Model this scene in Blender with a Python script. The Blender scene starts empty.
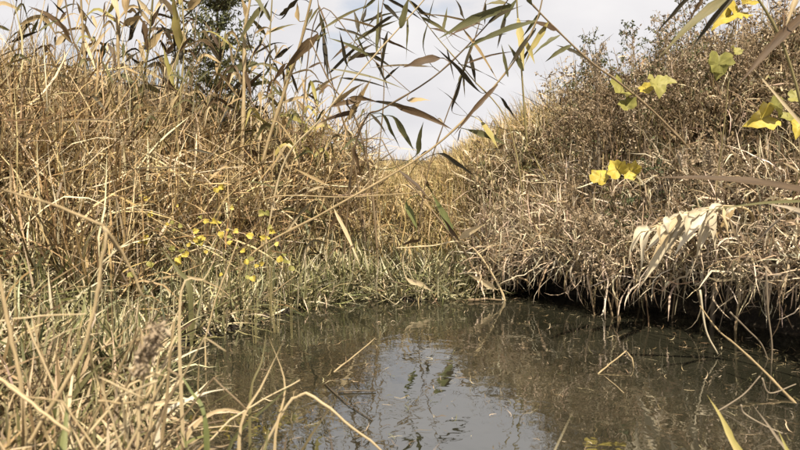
import bpy, math, random
import numpy as np
from mathutils import Vector, Matrix

random.seed(7)
RNG = np.random.default_rng(11)
R = math.radians
scene = bpy.context.scene

# ---------------------------------------------------------------- camera, sky, sun, exposure
CAM_H, FPX, HORIZON = 0.80, 693.0, 160.0
PITCH = math.atan((225.0 - HORIZON) / FPX)
cam_data = bpy.data.cameras.new('camera')
cam = bpy.data.objects.new('camera', cam_data)
scene.collection.objects.link(cam)
cam.location = (0, 0, CAM_H)
cam.rotation_euler = (math.pi / 2 - PITCH, 0, 0)
cam_data.sensor_width = 36.0
cam_data.lens = 36.0 * FPX / 800.0
cam_data.clip_start = 0.02
cam_data.clip_end = 3000.0
cam_data.dof.use_dof = True
cam_data.dof.focus_distance = 3.8
cam_data.dof.aperture_fstop = 4.5
scene.camera = cam

SUN_EL, SUN_AZ = 56.0, 166.0          # azimuth clockwise from +Y: high behind the camera, a little right
world = bpy.data.worlds.new('World')
scene.world = world
world.use_nodes = True
wn, wl = world.node_tree.nodes, world.node_tree.links
wn.clear()
w_out = wn.new('ShaderNodeOutputWorld')
w_bg = wn.new('ShaderNodeBackground')
w_bg.inputs['Strength'].default_value = 0.062
w_sky = wn.new('ShaderNodeTexSky')
w_sky.sky_type = 'NISHITA'
w_sky.sun_disc = False
w_sky.sun_elevation = R(SUN_EL)
w_sky.sun_rotation = R(SUN_AZ)
w_co = wn.new('ShaderNodeTexCoord')
w_map = wn.new('ShaderNodeMapping')
w_map.inputs['Scale'].default_value = (1.0, 1.0, 2.4)
w_map.inputs['Location'].default_value = (0.35, 0.1, 0.0)
w_noise = wn.new('ShaderNodeTexNoise')
w_noise.inputs['Scale'].default_value = 2.6
w_noise.inputs['Detail'].default_value = 7.0
w_noise.inputs['Roughness'].default_value = 0.52
w_ramp = wn.new('ShaderNodeValToRGB')
w_ramp.color_ramp.elements[0].position = 0.30
w_ramp.color_ramp.elements[1].position = 0.42
w_tone = wn.new('ShaderNodeTexNoise')
w_tone.inputs['Scale'].default_value = 5.0
w_tone.inputs['Detail'].default_value = 6.0
w_tr = wn.new('ShaderNodeValToRGB')
w_tr.color_ramp.elements[0].position = 0.3
w_tr.color_ramp.elements[0].color = (6.3, 6.2, 6.4, 1)
w_tr.color_ramp.elements[1].position = 0.7
w_tr.color_ramp.elements[1].color = (7.6, 7.4, 7.4, 1)
w_mix = wn.new('ShaderNodeMix')
w_mix.data_type = 'RGBA'
wl.new(w_co.outputs['Generated'], w_map.inputs['Vector'])
wl.new(w_map.outputs['Vector'], w_noise.inputs['Vector'])
wl.new(w_map.outputs['Vector'], w_tone.inputs['Vector'])
wl.new(w_noise.outputs['Fac'], w_ramp.inputs['Fac'])
wl.new(w_tone.outputs['Fac'], w_tr.inputs['Fac'])
wl.new(w_ramp.outputs['Color'], w_mix.inputs['Factor'])
wl.new(w_sky.outputs['Color'], w_mix.inputs['A'])
wl.new(w_tr.outputs['Color'], w_mix.inputs['B'])
wl.new(w_mix.outputs['Result'], w_bg.inputs['Color'])
wl.new(w_bg.outputs['Background'], w_out.inputs['Surface'])

sun_data = bpy.data.lights.new('sun', 'SUN')
sun_data.energy = 5.0
sun_data.angle = R(0.53)
sun_data.color = (1.0, 0.91, 0.76)
sun = bpy.data.objects.new('sun', sun_data)
scene.collection.objects.link(sun)
to_sun = Vector((math.sin(R(SUN_AZ)) * math.cos(R(SUN_EL)), math.cos(R(SUN_AZ)) * math.cos(R(SUN_EL)), math.sin(R(SUN_EL))))
sun.rotation_euler = to_sun.to_track_quat('Z', 'Y').to_euler()
sun.location = (3, -5, 8)

scene.view_settings.view_transform = 'Standard'
scene.view_settings.look = 'None'
scene.view_settings.exposure = 1.0
scene.view_settings.gamma = 1.0
scene.cycles.max_bounces = 4
scene.cycles.diffuse_bounces = 1
scene.cycles.transparent_max_bounces = 4

# ---------------------------------------------------------------- helpers
CS, SN = math.cos(PITCH), math.sin(PITCH)

def ray(x, y):
    u, v = (x - 400.0) / FPX, (225.0 - y) / FPX
    return Vector((u, CS + v * SN, -SN + v * CS))

def P(x, y, depth):                     # the point on the pixel's ray at ground distance `depth`
    d = ray(x, y)
    return Vector((0, 0, CAM_H)) + d * (depth / d.y)

def G(x, y, z=0.0):                     # the point where the pixel's ray meets height z
    d = ray(x, y)
    return Vector((0, 0, CAM_H)) + d * ((z - CAM_H) / d.z)

def link(o, parent=None):
    scene.collection.objects.link(o)
    if parent is not None:
        o.parent = parent
    return o

def mesh_obj(name, verts, faces, mat, parent=None, smooth=True):
    me = bpy.data.meshes.new(name)
    me.from_pydata([tuple(v) for v in verts], [], faces)
    me.materials.append(mat)
    if smooth:
        me.polygons.foreach_set('use_smooth', [True] * len(me.polygons))
    me.update()
    return link(bpy.data.objects.new(name, me), parent)

def thing(name, label, cat, loc, group=None):
    o = bpy.data.objects.new(name, None)
    o.empty_display_size = 0.05
    o.location = loc
    o['label'] = label
    o['category'] = cat
    if group:
        o['group'] = group
    return link(o)

def tag(o, label=None, cat=None, group=None, kind=None):
    if label: o['label'] = label
    if cat: o['category'] = cat
    if group: o['group'] = group
    if kind: o['kind'] = kind
    return o

# ---------------------------------------------------------------- materials
def new_mat(name):
    m = bpy.data.materials.new(name)
    m.use_nodes = True
    m.node_tree.nodes.clear()
    return m, m.node_tree.nodes, m.node_tree.links

def plant_mat(name, cols=None, rough=0.55, transl=0.18, attr=False, scale=9.0, stretch=(1, 1, 1), vary=0.35, streak=False):
    """dry or green plant tissue: colour from palette (object random + noise) or the blade colour attribute"""
    m, n, l = new_mat(name)
    out = n.new('ShaderNodeOutputMaterial')
    pb = n.new('ShaderNodeBsdfPrincipled')
    pb.inputs['Roughness'].default_value = rough
    pb.inputs['Specular IOR Level'].default_value = 0.22
    tr = n.new('ShaderNodeBsdfTranslucent')
    mx = n.new('ShaderNodeMixShader')
    mx.inputs[0].default_value = transl
    co = n.new('ShaderNodeTexCoord')
    mp = n.new('ShaderNodeMapping')
    mp.inputs['Scale'].default_value = stretch
    nz = n.new('ShaderNodeTexNoise')
    nz.inputs['Scale'].default_value = scale
    nz.inputs['Detail'].default_value = 5.0
    nz.inputs['Roughness'].default_value = 0.65
    if streak:
        mp.inputs['Scale'].default_value = (.55, .10, 1)
        l.new(co.outputs['UV'], mp.inputs['Vector'])
    else:
        l.new(co.outputs['Object'], mp.inputs['Vector'])
    l.new(mp.outputs['Vector'], nz.inputs['Vector'])
    if attr:
        at = n.new('ShaderNodeAttribute')
        at.attribute_name = 'blade_colour'
        hs = n.new('ShaderNodeHueSaturation')
        mr = n.new('ShaderNodeMapRange')
        mr.inputs['From Min'].default_value = 0.25
        mr.inputs['From Max'].default_value = 0.75
        mr.inputs['To Min'].default_value = 1 - vary
        mr.inputs['To Max'].default_value = 1 + vary
        l.new(nz.outputs['Fac'], mr.inputs['Value'])
        l.new(mr.outputs['Result'], hs.inputs['Value'])
        l.new(at.outputs['Color'], hs.inputs['Color'])
        colour = hs.outputs['Color']
    else:
        oi = n.new('ShaderNodeObjectInfo')
        ad = n.new('ShaderNodeMath')
        ad.operation = 'MULTIPLY_ADD'
        ad.inputs[1].default_value = 0.5
        l.new(oi.outputs['Random'], ad.inputs[0])
        sb = n.new('ShaderNodeMath')
        sb.operation = 'MULTIPLY_ADD'
        sb.inputs[1].default_value = 1.5
        sb.inputs[2].default_value = -0.5
        l.new(nz.outputs['Fac'], sb.inputs[0])
        l.new(sb.outputs[0], ad.inputs[2])
        rp = n.new('ShaderNodeValToRGB')
        els = rp.color_ramp.elements
        while len(els) < len(cols):
            els.new(0.5)
        for i, c in enumerate(cols):
            els[i].position = i / (len(cols) - 1)
            els[i].color = (*c, 1)
        l.new(ad.outputs[0], rp.inputs['Fac'])
        colour = rp.outputs['Color']
    l.new(colour, pb.inputs['Base Color'])
    l.new(colour, tr.inputs['Color'])
    bp = n.new('ShaderNodeBump')
    bp.inputs['Strength'].default_value = 0.25
    bp.inputs['Distance'].default_value = 0.003
    l.new(nz.outputs['Fac'], bp.inputs['Height'])
    l.new(bp.outputs['Normal'], pb.inputs['Normal'])
    l.new(pb.outputs[0], mx.inputs[1])
    l.new(tr.outputs[0], mx.inputs[2])
    l.new(mx.outputs[0], out.inputs['Surface'])
    return m

M = {}
M['blade'] = plant_mat('grass_blade', attr=True, scale=14, vary=0.25, transl=0.16)
M['straw'] = plant_mat('straw', [(0.272, 0.200, 0.104), (0.416, 0.320, 0.184), (0.496, 0.408, 0.264)], scale=12, stretch=(1, 1, 3), streak=True)
M['pale'] = plant_mat('pale_dry_leaf', [(.40, .33, .22), (.56, .48, .34), (.66, .58, .44)], scale=16, streak=True)
M['tan'] = plant_mat('tan_leaf', [(0.160, 0.104, 0.048), (0.304, 0.216, 0.104), (0.400, 0.304, 0.168)], scale=14, streak=True)
M['brown'] = plant_mat('brown_leaf', [(0.038, 0.024, 0.014), (0.087, 0.054, 0.027), (0.147, 0.098, 0.049)], scale=14, streak=True)
M['dark'] = plant_mat('dark_leaf', [(0.019, 0.016, 0.011), (0.044, 0.035, 0.019), (0.076, 0.063, 0.033)], scale=14, streak=True)
M['olive'] = plant_mat('olive_leaf', [(0.060, 0.060, 0.024), (0.103, 0.098, 0.041), (0.180, 0.141, 0.065)], scale=12, streak=True)
M['ygreen'] = plant_mat('yellow_green_leaf', [(0.176, 0.168, 0.048), (0.272, 0.232, 0.072), (0.352, 0.272, 0.104)], scale=12, streak=True)
M['green'] = plant_mat('green_leaf', [(0.080, 0.096, 0.032), (0.144, 0.152, 0.056), (0.208, 0.200, 0.088)], scale=12, streak=True)
M['grey'] = plant_mat('grey_dry_leaf', [(0.136, 0.104, 0.072), (0.232, 0.184, 0.128), (0.336, 0.280, 0.200)], scale=14, streak=True)
M['yellow'] = plant_mat('yellow_leaf', [(.18, .12, .04), (.38, .295, .05), (.45, .355, .065), (.50, .41, .15)], scale=34, transl=0.25)
M['lime'] = plant_mat('lime_leaf', [(.12, .10, .04), (.20, .19, .05), (.27, .245, .07), (.34, .30, .12)], scale=34, transl=0.25)
M['stemstraw'] = plant_mat('reed_stem', [(0.13, 0.09, 0.045), (0.38, 0.285, 0.155), (0.52, 0.43, 0.28)], transl=0.0, scale=10, stretch=(1, 1, .4), streak=True)
M['stembrown'] = plant_mat('brown_stem', [(0.080, 0.056, 0.032), (0.160, 0.112, 0.064), (0.256, 0.192, 0.112)], transl=0.0, scale=10, streak=True)
M['stemolive'] = plant_mat('olive_stem', [(0.112, 0.096, 0.040), (0.192, 0.160, 0.072), (0.304, 0.240, 0.120)], transl=0.0, scale=10, streak=True)
M['fuzz'] = plant_mat('seed_fuzz', [(0.240, 0.176, 0.112), (0.344, 0.264, 0.176), (0.448, 0.368, 0.264)], transl=0.2, scale=30)
M['deadleaf'] = plant_mat('withered_leaf', [(.07, .045, .025), (.20, .14, .08), (.40, .31, .19)], transl=0.15, scale=30)
M['crown'] = plant_mat('crown_leaf', [(0.040, 0.052, 0.024), (0.080, 0.088, 0.036), (0.152, 0.136, 0.056)], transl=0.2, scale=6)
M['wetstick'] = plant_mat('wet_stick', [(0.024, 0.020, 0.014), (0.056, 0.044, 0.028), (0.096, 0.072, 0.048)], transl=0.0, rough=0.3, streak=True)

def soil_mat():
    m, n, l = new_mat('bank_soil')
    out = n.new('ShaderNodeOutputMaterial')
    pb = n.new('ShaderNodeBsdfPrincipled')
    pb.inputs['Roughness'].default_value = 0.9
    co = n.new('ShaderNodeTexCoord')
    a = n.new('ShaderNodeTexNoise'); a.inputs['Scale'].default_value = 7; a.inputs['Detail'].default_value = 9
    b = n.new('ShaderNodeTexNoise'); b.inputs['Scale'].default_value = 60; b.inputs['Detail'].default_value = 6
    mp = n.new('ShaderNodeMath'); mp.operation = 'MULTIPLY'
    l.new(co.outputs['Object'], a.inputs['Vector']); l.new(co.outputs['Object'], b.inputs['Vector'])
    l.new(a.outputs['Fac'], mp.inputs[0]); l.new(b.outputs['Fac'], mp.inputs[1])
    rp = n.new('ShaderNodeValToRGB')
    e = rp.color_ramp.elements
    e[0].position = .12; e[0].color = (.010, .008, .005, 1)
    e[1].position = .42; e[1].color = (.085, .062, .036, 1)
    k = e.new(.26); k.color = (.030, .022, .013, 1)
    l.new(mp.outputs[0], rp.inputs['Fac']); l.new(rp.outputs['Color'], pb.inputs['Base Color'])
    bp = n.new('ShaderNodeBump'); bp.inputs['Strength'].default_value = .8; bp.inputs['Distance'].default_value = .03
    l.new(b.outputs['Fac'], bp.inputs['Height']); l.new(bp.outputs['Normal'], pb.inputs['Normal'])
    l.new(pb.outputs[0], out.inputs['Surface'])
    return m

def water_mat():
    m, n, l = new_mat('murky_water')
    out = n.new('ShaderNodeOutputMaterial')
    pb = n.new('ShaderNodeBsdfPrincipled')
    pb.inputs['Roughness'].default_value = 0.015
    pb.inputs['IOR'].default_value = 3.0
    co = n.new('ShaderNodeTexCoord')
    a = n.new('ShaderNodeTexNoise'); a.inputs['Scale'].default_value = 2.3; a.inputs['Detail'].default_value = 6
    rp = n.new('ShaderNodeValToRGB')
    e = rp.color_ramp.elements
    e[0].position = .3; e[0].color = (.010, .010, .006, 1)
    e[1].position = .7; e[1].color = (.024, .0225, .0145, 1)
    l.new(co.outputs['Object'], a.inputs['Vector']); l.new(a.outputs['Fac'], rp.inputs['Fac'])
    l.new(rp.outputs['Color'], pb.inputs['Base Color'])
    w1 = n.new('ShaderNodeTexNoise'); w1.inputs['Scale'].default_value = 11; w1.inputs['Detail'].default_value = 2.5
    w1.inputs['Distortion'].default_value = .4
    bp = n.new('ShaderNodeBump'); bp.inputs['Strength'].default_value = .3; bp.inputs['Distance'].default_value = .005
    l.new(co.outputs['Object'], w1.inputs['Vector'])
    l.new(w1.outputs['Fac'], bp.inputs['Height']); l.new(bp.outputs['Normal'], pb.inputs['Normal'])
    l.new(pb.outputs[0], out.inputs['Surface'])
    return m
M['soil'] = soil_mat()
M['water'] = water_mat()

# ---------------------------------------------------------------- terrain: a small ditch between banks
edge_px = [(322, 304), (360, 298), (420, 301), (470, 297), (512, 293), (560, 303), (620, 312), (700, 328), (800, 352)]
POLY = [G(x, y) for x, y in edge_px]
POLY = [(p.x, p.y) for p in POLY] + [(2.0, 2.0), (2.1, 1.2), (1.2, 1.15), (0.4, 1.25), (-0.2, 1.3), (-0.55, 1.6),
                                     (-0.78, 2.1), (-0.92, 2.5), (-0.93, 2.9), (-0.75, 3.3), (-0.55, 3.7)]
POLY = np.array(POLY)

def sstep(a, b, x):
    t = np.clip((x - a) / (b - a), 0, 1)
    return t * t * (3 - 2 * t)

def signed_dist(X, Y):
    """distance to the waterline, negative over the water"""
    d = np.full(X.shape, 1e9)
    inside = np.zeros(X.shape, bool)
    n = len(POLY)
    for i in range(n):
        ax, ay = POLY[i]; bx, by = POLY[(i + 1) % n]
        ex, ey = bx - ax, by - ay
        t = np.clip(((X - ax) * ex + (Y - ay) * ey) / (ex * ex + ey * ey), 0, 1)
        d = np.minimum(d, np.hypot(X - ax - t * ex, Y - ay - t * ey))
        c = ((ay > Y) != (by > Y)) & (X < (bx - ax) * (Y - ay) / (by - ay + 1e-12) + ax)
        inside ^= c
    return np.where(inside, -d, d)

def lumps(X, Y, f, s):
    return (np.sin(X * f + s) * np.cos(Y * f * 1.13 + 2 * s) + .6 * np.sin(X * f * 2.1 + Y * f * 1.7 + s)
            + .4 * np.cos(Y * f * 3.3 - X * f * 2.7 + s * 3)) / 2

def ground(X, Y):
    X = np.asarray(X, float); Y = np.asarray(Y, float)
    d = signed_dist(X, Y)
    left = .42 + .17 * np.clip(-X - .2, 0, 2.4)
    right = .42 + .54 * np.clip(X - .35, 0, .98)
    H = np.where(X < 0.1, left, right)
    H = H * (1 - sstep(9, 16, Y)) + .5 * sstep(9, 16, Y)
    near = sstep(1.2, 3.2, Y)
    H = H * near + .16 * (1 - near)
    H = np.minimum(H, 1.25)
    steep = sstep(.42, .66, X) * (1 - sstep(4.1, 4.6, Y))
    prof = sstep(-.08, 1.7, d) * (1 - steep) + (sstep(.26, .40, d) * .55 + sstep(.35, 1.2, d) * .45) * steep
    z = H * prof + .03 * lumps(X, Y, 3.1, .7) * sstep(0, .4, d) + .01 * lumps(X, Y, 11, 2.) * sstep(-.1, .2, d)
    z = np.where(d < 0, -.02 - .28 * sstep(0, .5, -d), z + .012 - .06 * steep * (d < .24))
    return z

def gz(x, y):
    return float(ground(np.array([x]), np.array([y]))[0])

def axis(lo, hi, step, far, nfar):
    core = np.arange(lo, hi + step / 2, step)
    g = np.geomspace(step * 2, far, nfar)
    return np.concatenate([lo - g[::-1], core, hi + g])
xs = axis(-4, 4, .06, 900, 22)
ys = axis(-.6, 9, .06, 900, 22)
GX, GY = np.meshgrid(xs, ys)
GZ = ground(GX, GY)
nx, ny = len(xs), len(ys)
idx = np.arange(nx * ny).reshape(ny, nx)
quads = np.stack([idx[:-1, :-1], idx[:-1, 1:], idx[1:, 1:], idx[1:, :-1]], -1).reshape(-1, 4)

def fast_mesh(name, co, loops, sizes, mat, colours=None):
    me = bpy.data.meshes.new(name)
    me.vertices.add(len(co)); me.vertices.foreach_set('co', np.ascontiguousarray(co, np.float32).ravel())
    me.loops.add(len(loops)); me.loops.foreach_set('vertex_index', np.ascontiguousarray(loops, np.int32))
    me.polygons.add(len(sizes))
    st = np.concatenate([[0], np.cumsum(sizes)[:-1]]).astype(np.int32)
    me.polygons.foreach_set('loop_start', st)
    me.polygons.foreach_set('use_smooth', np.ones(len(sizes), bool))
    me.update(calc_edges=True)
    if colours is not None:
        at = me.color_attributes.new('blade_colour', 'FLOAT_COLOR', 'POINT')
        at.data.foreach_set('color', np.ascontiguousarray(colours, np.float32).ravel())
    me.materials.append(mat)
    return link(bpy.data.objects.new(name, me))

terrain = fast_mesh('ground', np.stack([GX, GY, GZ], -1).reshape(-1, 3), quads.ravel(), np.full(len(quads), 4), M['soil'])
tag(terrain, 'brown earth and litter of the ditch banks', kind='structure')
wv = [(-1.6, .9, 0), (2.6, .9, 0), (2.6, 4.8, 0), (-1.6, 4.8, 0)]
water = mesh_obj('water', wv, [(0, 1, 2, 3)], M['water'], smooth=False)
tag(water, 'still murky olive water of the narrow ditch', kind='structure')

# ---------------------------------------------------------------- grass and litter (uncountable)
PAL = {
    'gold': [(.10, .07, .035), (0.460, 0.343, 0.183), (0.386, 0.271, 0.132), (0.534, 0.423, 0.255), (0.239, 0.156, 0.068), (0.340, 0.240, 0.111), (0.589, 0.490, 0.332), (0.138, 0.089, 0.043)],
    'farGold': [(0.460, 0.343, 0.178), (0.396, 0.285, 0.128), (0.506, 0.401, 0.221), (0.313, 0.223, 0.093), (0.285, 0.223, 0.085), (0.166, 0.120, 0.051)],
    'green': [(.06, .06, .028), (.46, .41, .27), (0.239, 0.223, 0.111), (0.304, 0.276, 0.145), (0.414, 0.356, 0.212), (0.138, 0.134, 0.051), (0.515, 0.436, 0.289), (0.331, 0.285, 0.136), (0.083, 0.076, 0.034)],
    'pale': [(0.524, 0.427, 0.297), (0.423, 0.334, 0.217), (0.626, 0.525, 0.383), (0.304, 0.227, 0.140), (0.175, 0.125, 0.068)],
    'mat': [(0.267, 0.191, 0.106), (0.156, 0.107, 0.055), (0.368, 0.285, 0.170), (0.083, 0.056, 0.029), (0.478, 0.383, 0.246), (0.110, 0.102, 0.043)],
    'near': [(0.432, 0.329, 0.196), (0.304, 0.223, 0.123), (0.534, 0.427, 0.272), (0.202, 0.178, 0.081), (0.138, 0.129, 0.051), (0.377, 0.289, 0.170), (0.101, 0.071, 0.036), (0.239, 0.169, 0.089)],
}

def blades(name, base, length, width, lean, head, curve, pal, label, segs=5, kink=.3, wob=.25, cjit=.14, cat=None, twist=1.0):
    """one mesh of ribbon blades; every blade has its own bend, kink and colour"""
    n = len(base)
    length = np.broadcast_to(length, n); width = np.broadcast_to(width, n)
    th = np.array(np.broadcast_to(lean, n), float); ph = np.array(np.broadcast_to(head, n), float)
    curve = np.broadcast_to(curve, n)
    kk = np.where(RNG.random(n) < kink, RNG.integers(1, segs, n), -1)
    ka = RNG.normal(0, .75, n)
    p = np.array(base, float)
    roll = RNG.uniform(-1, 1, n) * twist
    vs = np.zeros((n, segs * 2 + 1, 3))
    for s in range(segs + 1):
        d = np.stack([np.sin(th) * np.cos(ph), np.sin(th) * np.sin(ph), np.cos(th)], -1)
        side = np.stack([-np.sin(ph), np.cos(ph), np.zeros(n)], -1)
        up = np.cross(d, side)
        sd = side * np.cos(roll)[:, None] + up * np.sin(roll)[:, None]
        t = s / segs
        w = width * (0.55 + .9 * t if t < .5 else 1.0 * (1 - ((t - .5) / .5) ** 1.6)) * .5
        if s < segs:
            vs[:, 2 * s] = p - sd * w[:, None]; vs[:, 2 * s + 1] = p + sd * w[:, None]
        else:
            vs[:, 2 * s] = p
        p = p + d * (length / segs)[:, None]
        th = th + curve / segs + RNG.normal(0, wob / segs, n) + np.where(kk == s + 1, ka, 0)
        ph = ph + RNG.normal(0, wob / segs, n) + np.where(kk == s + 1, ka * .8, 0)
        roll = roll + RNG.normal(0, .25, n)
    nv = segs * 2 + 1
    vs = vs.reshape(-1, 3)
    floor = ground(vs[:, 0], vs[:, 1])
    vs[:, 2] = np.maximum(vs[:, 2], np.maximum(floor, 0.0) + .004)
    f = []
    for s in range(segs - 1):
        f += [2 * s, 2 * s + 1, 2 * s + 3, 2 * s + 2]
    f += [2 * segs - 2, 2 * segs - 1, 2 * segs]
    f = np.array(f)
    loops = (np.arange(n)[:, None] * nv + f[None]).ravel()
    sizes = np.tile(np.array([4] * (segs - 1) + [3]), n)
    pa = np.array(PAL[pal])
    c = pa[RNG.integers(0, len(pa), n)] * (1 + RNG.normal(0, cjit, (n, 1))) * (1 + RNG.normal(0, .04, (n, 3)))
    c = np.clip(c, .01, .9)
    col = np.ones((n, nv, 4)); col[:, :, :3] = c[:, None]
    o = fast_mesh(name, vs, loops, sizes, M['blade'], col.reshape(-1, 4))
    return tag(o, label, cat, kind='stuff')

def scatter(n, x0, x1, y0, y1, keep=None, clump=0.0, zoff=-.01):
    X = RNG.uniform(x0, x1, n * 3); Y = RNG.uniform(y0, y1, n * 3)
    d = signed_dist(X, Y)
    ok = np.ones(len(X), bool) if keep is None else keep(X, Y, d)
    if clump:
        ok &= (lumps(X, Y, 6.0, 1.3) + .7 * lumps(X, Y, 17., 4.) + RNG.normal(0, .5, len(X))) > clump - .8
    X, Y = X[ok][:n], Y[ok][:n]
    return np.stack([X, Y, ground(X, Y) + zoff], -1)

def in_view(X, Y, m=.65):
    return np.abs(X) < .60 * Y + m

U = RNG.uniform
RIGHT = lambda X, Y: (X > .5) & (Y < 4.3)
# litter mat lying on all the banks
b = scatter(24000, -3.6, 3.2, 1.0, 8, lambda X, Y, d: (d > np.where(RIGHT(X, Y), .42, .02)) & in_view(X, Y), zoff=.005)
n = len(b)
b[:, 2] += U(0, .05, n)
blades('straw_litter', b, U(.12, .4, n), U(.004, .010, n), U(.9, 1.6, n), U(0, 6.28, n), U(-.3, .8, n), 'mat',
       'matted brown straw litter lying over the banks', segs=4)
# left bank: tall golden grass, tangled
b = scatter(33500, -3.8, -.15, 2.9, 7.0, lambda X, Y, d: (d > .45 + .25 * lumps(X, Y, 4, 1)) & in_view(X, Y), clump=.75)
n = len(b)
blades('dry_grass', b, U(.22, .78, n) * (.42 + .58 * np.clip((-b[:, 0] - .2) / 1.1, 0, 1)), U(.004, .012, n), np.abs(RNG.normal(.3, .45, n)), U(0, 6.28, n), RNG.normal(.8, 1.1, n), 'gold',
       'tall golden dry grass tangled over the left bank', segs=6, kink=.7, wob=.6)
# sparse taller wisps that break the left skyline
b = scatter(2600, -4.2, -.2, 3.8, 7.0, lambda X, Y, d: (d > .9) & in_view(X, Y), clump=.9)
n = len(b)
blades('tall_wispy_grass', b, U(.6, 1.15, n) * (.42 + .58 * np.clip((-b[:, 0] - .3) / 1.2, 0, 1)), U(.003, .008, n), np.abs(RNG.normal(.1, .22, n)), U(0, 6.28, n), RNG.normal(.5, .5, n), 'gold',
       'sparse tall wisps of grass along the left skyline', segs=7, kink=.5, wob=.5)
# fallen, lying straws woven through the left bank grass
b = scatter(11000, -4.2, -.3, 3.1, 6.5, lambda X, Y, d: (d > .5) & in_view(X, Y), clump=.5)
n = len(b)
b[:, 2] += U(.08, .5, n)
blades('fallen_straw', b, U(.2, .65, n), U(.005, .012, n), RNG.normal(1.3, .5, n), U(0, 6.28, n), RNG.normal(.2, .6, n), 'gold',
       'loose fallen straws woven through the left bank grass', segs=5, kink=.4)
# green margin grass along the left waterline
b = scatter(12000, -2.6, -.1, 2.0, 4.6, lambda X, Y, d: (d > -.03) & (d < .75 + .3 * lumps(X, Y, 3, 2)) & in_view(X, Y), clump=.7)
n = len(b)
blades('margin_grass', b, U(.08, .32, n), U(.005, .013, n), np.abs(RNG.normal(.35, .4, n)), U(0, 6.28, n), RNG.normal(.7, .9, n), 'green',
       'short grey-green grass along the left water edge', segs=5, kink=.45, wob=.5)
# far end of the ditch
b = scatter(17000, -1.2, 1.3, 4.0, 9.5, lambda X, Y, d: (d > .3) & in_view(X, Y), clump=.3)
n = len(b)
blades('far_dry_grass', b, U(.15, .40, n), U(.004, .011, n), np.abs(RNG.normal(.4, .45, n)), U(0, 6.28, n), RNG.normal(.6, .9, n), 'farGold',
       'pale golden grass on the slope closing the end of the ditch', segs=5, kink=.6)
b = scatter(4600, -.7, .55, 3.7, 5.0, lambda X, Y, d: (d > -.03) & (d < .45), clump=.3)
n = len(b)
blades('far_margin_grass', b, U(.10, .30, n), U(.005, .012, n), np.abs(RNG.normal(.6, .45, n)), U(0, 6.28, n), RNG.normal(.9, .7, n), 'green',
       'yellowish green grass drooping over the far water edge', segs=5)
b = scatter(5200, -3.5, 3.5, 8.5, 14, lambda X, Y, d: np.abs(X) < .35 * Y, zoff=-.01)
n = len(b)
blades('meadow_grass', b, U(.25, .55, n), U(.008, .018, n), np.abs(RNG.normal(.25, .3, n)), U(0, 6.28, n), RNG.normal(.6, .6, n), 'farGold',
       'distant golden meadow grass below the gap of sky', segs=5, kink=.4)
# right bank beyond the tangle: golden grass sloping up
b = scatter(18500, .3, 3.9, 4.1, 7.5, lambda X, Y, d: (d > .35) & in_view(X, Y), clump=.5)
n = len(b)
blades('slope_dry_grass', b, U(.2, .62, n) * (.7 + .3 * np.clip((b[:, 0] - .3) / 1., 0, 1)), U(.004, .010, n), np.abs(RNG.normal(.5, .5, n)), U(2.0, 4.8, n), RNG.normal(.7, .9, n), 'farGold',
       'golden dry grass leaning down the right hand slope', segs=5, kink=.6, wob=.5)

# right bank: dead weeds, a mass of twigs and small curled leaves
def tangle(n):
    return scatter(n, .5, 3.4, 2.1, 5.2, lambda X, Y, d: (d > .36) & in_view(X, Y, .5), zoff=0, clump=.8)
def mass_top(X, Y, d):
    return (.30 + .30 * sstep(.3, 1.2, d) + .17 * lumps(X, Y, 6, 3) + .07 * lumps(X, Y, 15, 5)) * sstep(.0, .6, d)
b = tangle(8000); n = len(b); d = signed_dist(b[:, 0], b[:, 1])
blades('dead_weed_twigs', b, mass_top(b[:, 0], b[:, 1], d) * U(.7, 1.5, n), U(.003, .007, n), np.abs(RNG.normal(.3, .35, n)), U(0, 6.28, n), RNG.normal(.5, .7, n), 'mat',
       'brown twigs of dead weeds massed on the right bank', segs=6, kink=.7, wob=.6)
b = tangle(56000); n = len(b); d = signed_dist(b[:, 0], b[:, 1])
b[:, 2] += mass_top(b[:, 0], b[:, 1], d) * U(.1, 1.1, n) ** .7
blades('curled_dead_leaves', b, U(.02, .085, n), U(.006, .020, n), U(0, 3.1, n), U(0, 6.28, n), RNG.normal(0, 2.6, n), 'mat',
       'small curled dead leaves filling the weeds of the right bank', segs=3, kink=.3, cjit=.3)
b = tangle(7000); n = len(b); d = signed_dist(b[:, 0], b[:, 1])
b[:, 2] += mass_top(b[:, 0], b[:, 1], d) * U(.3, 1.0, n)
blades('weed_straws', b, U(.12, .45, n), U(.004, .009, n), RNG.normal(1.2, .5, n), U(0, 6.28, n), RNG.normal(.6, .9, n), 'pale',
       'pale straws caught in the dead weeds of the right bank', segs=6, kink=.6, wob=.8)

# straw curtain hanging over the right waterline
def curtain(n, d0, d1, z0, z1):
    X = U(.4, 2.2, n * 8); Y = U(2.0, 4.5, n * 8)
    d = signed_dist(X, Y)
    ok = (d > d0) & (d < d1) & (X > .46) & (U(size=n * 8) > .45 * sstep(1.15, 1.4, X) * (d < .3))
    X, Y, d = X[ok][:n], Y[ok][:n], d[ok][:n]
    e = .02
    gx = (signed_dist(X + e, Y) - d) / e; gy = (signed_dist(X, Y + e) - d) / e
    zt = z0 - .10 * (1 - sstep(.5, .8, X)) + .09 * sstep(1.1, 1.5, X) + (.30 * sstep(-.05, .5, d) + .09 * lumps(X, Y, 8, 1.) + .04 * lumps(X, Y, 21, 2.)) * (.55 + .45 * sstep(.6, 1.0, X))
    return np.stack([X, Y, zt + U(-.06, z1, len(X))], -1), np.arctan2(-gy, -gx)
b, hd = curtain(14500, -.10, .6, .27, .10); n = len(b)
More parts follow.
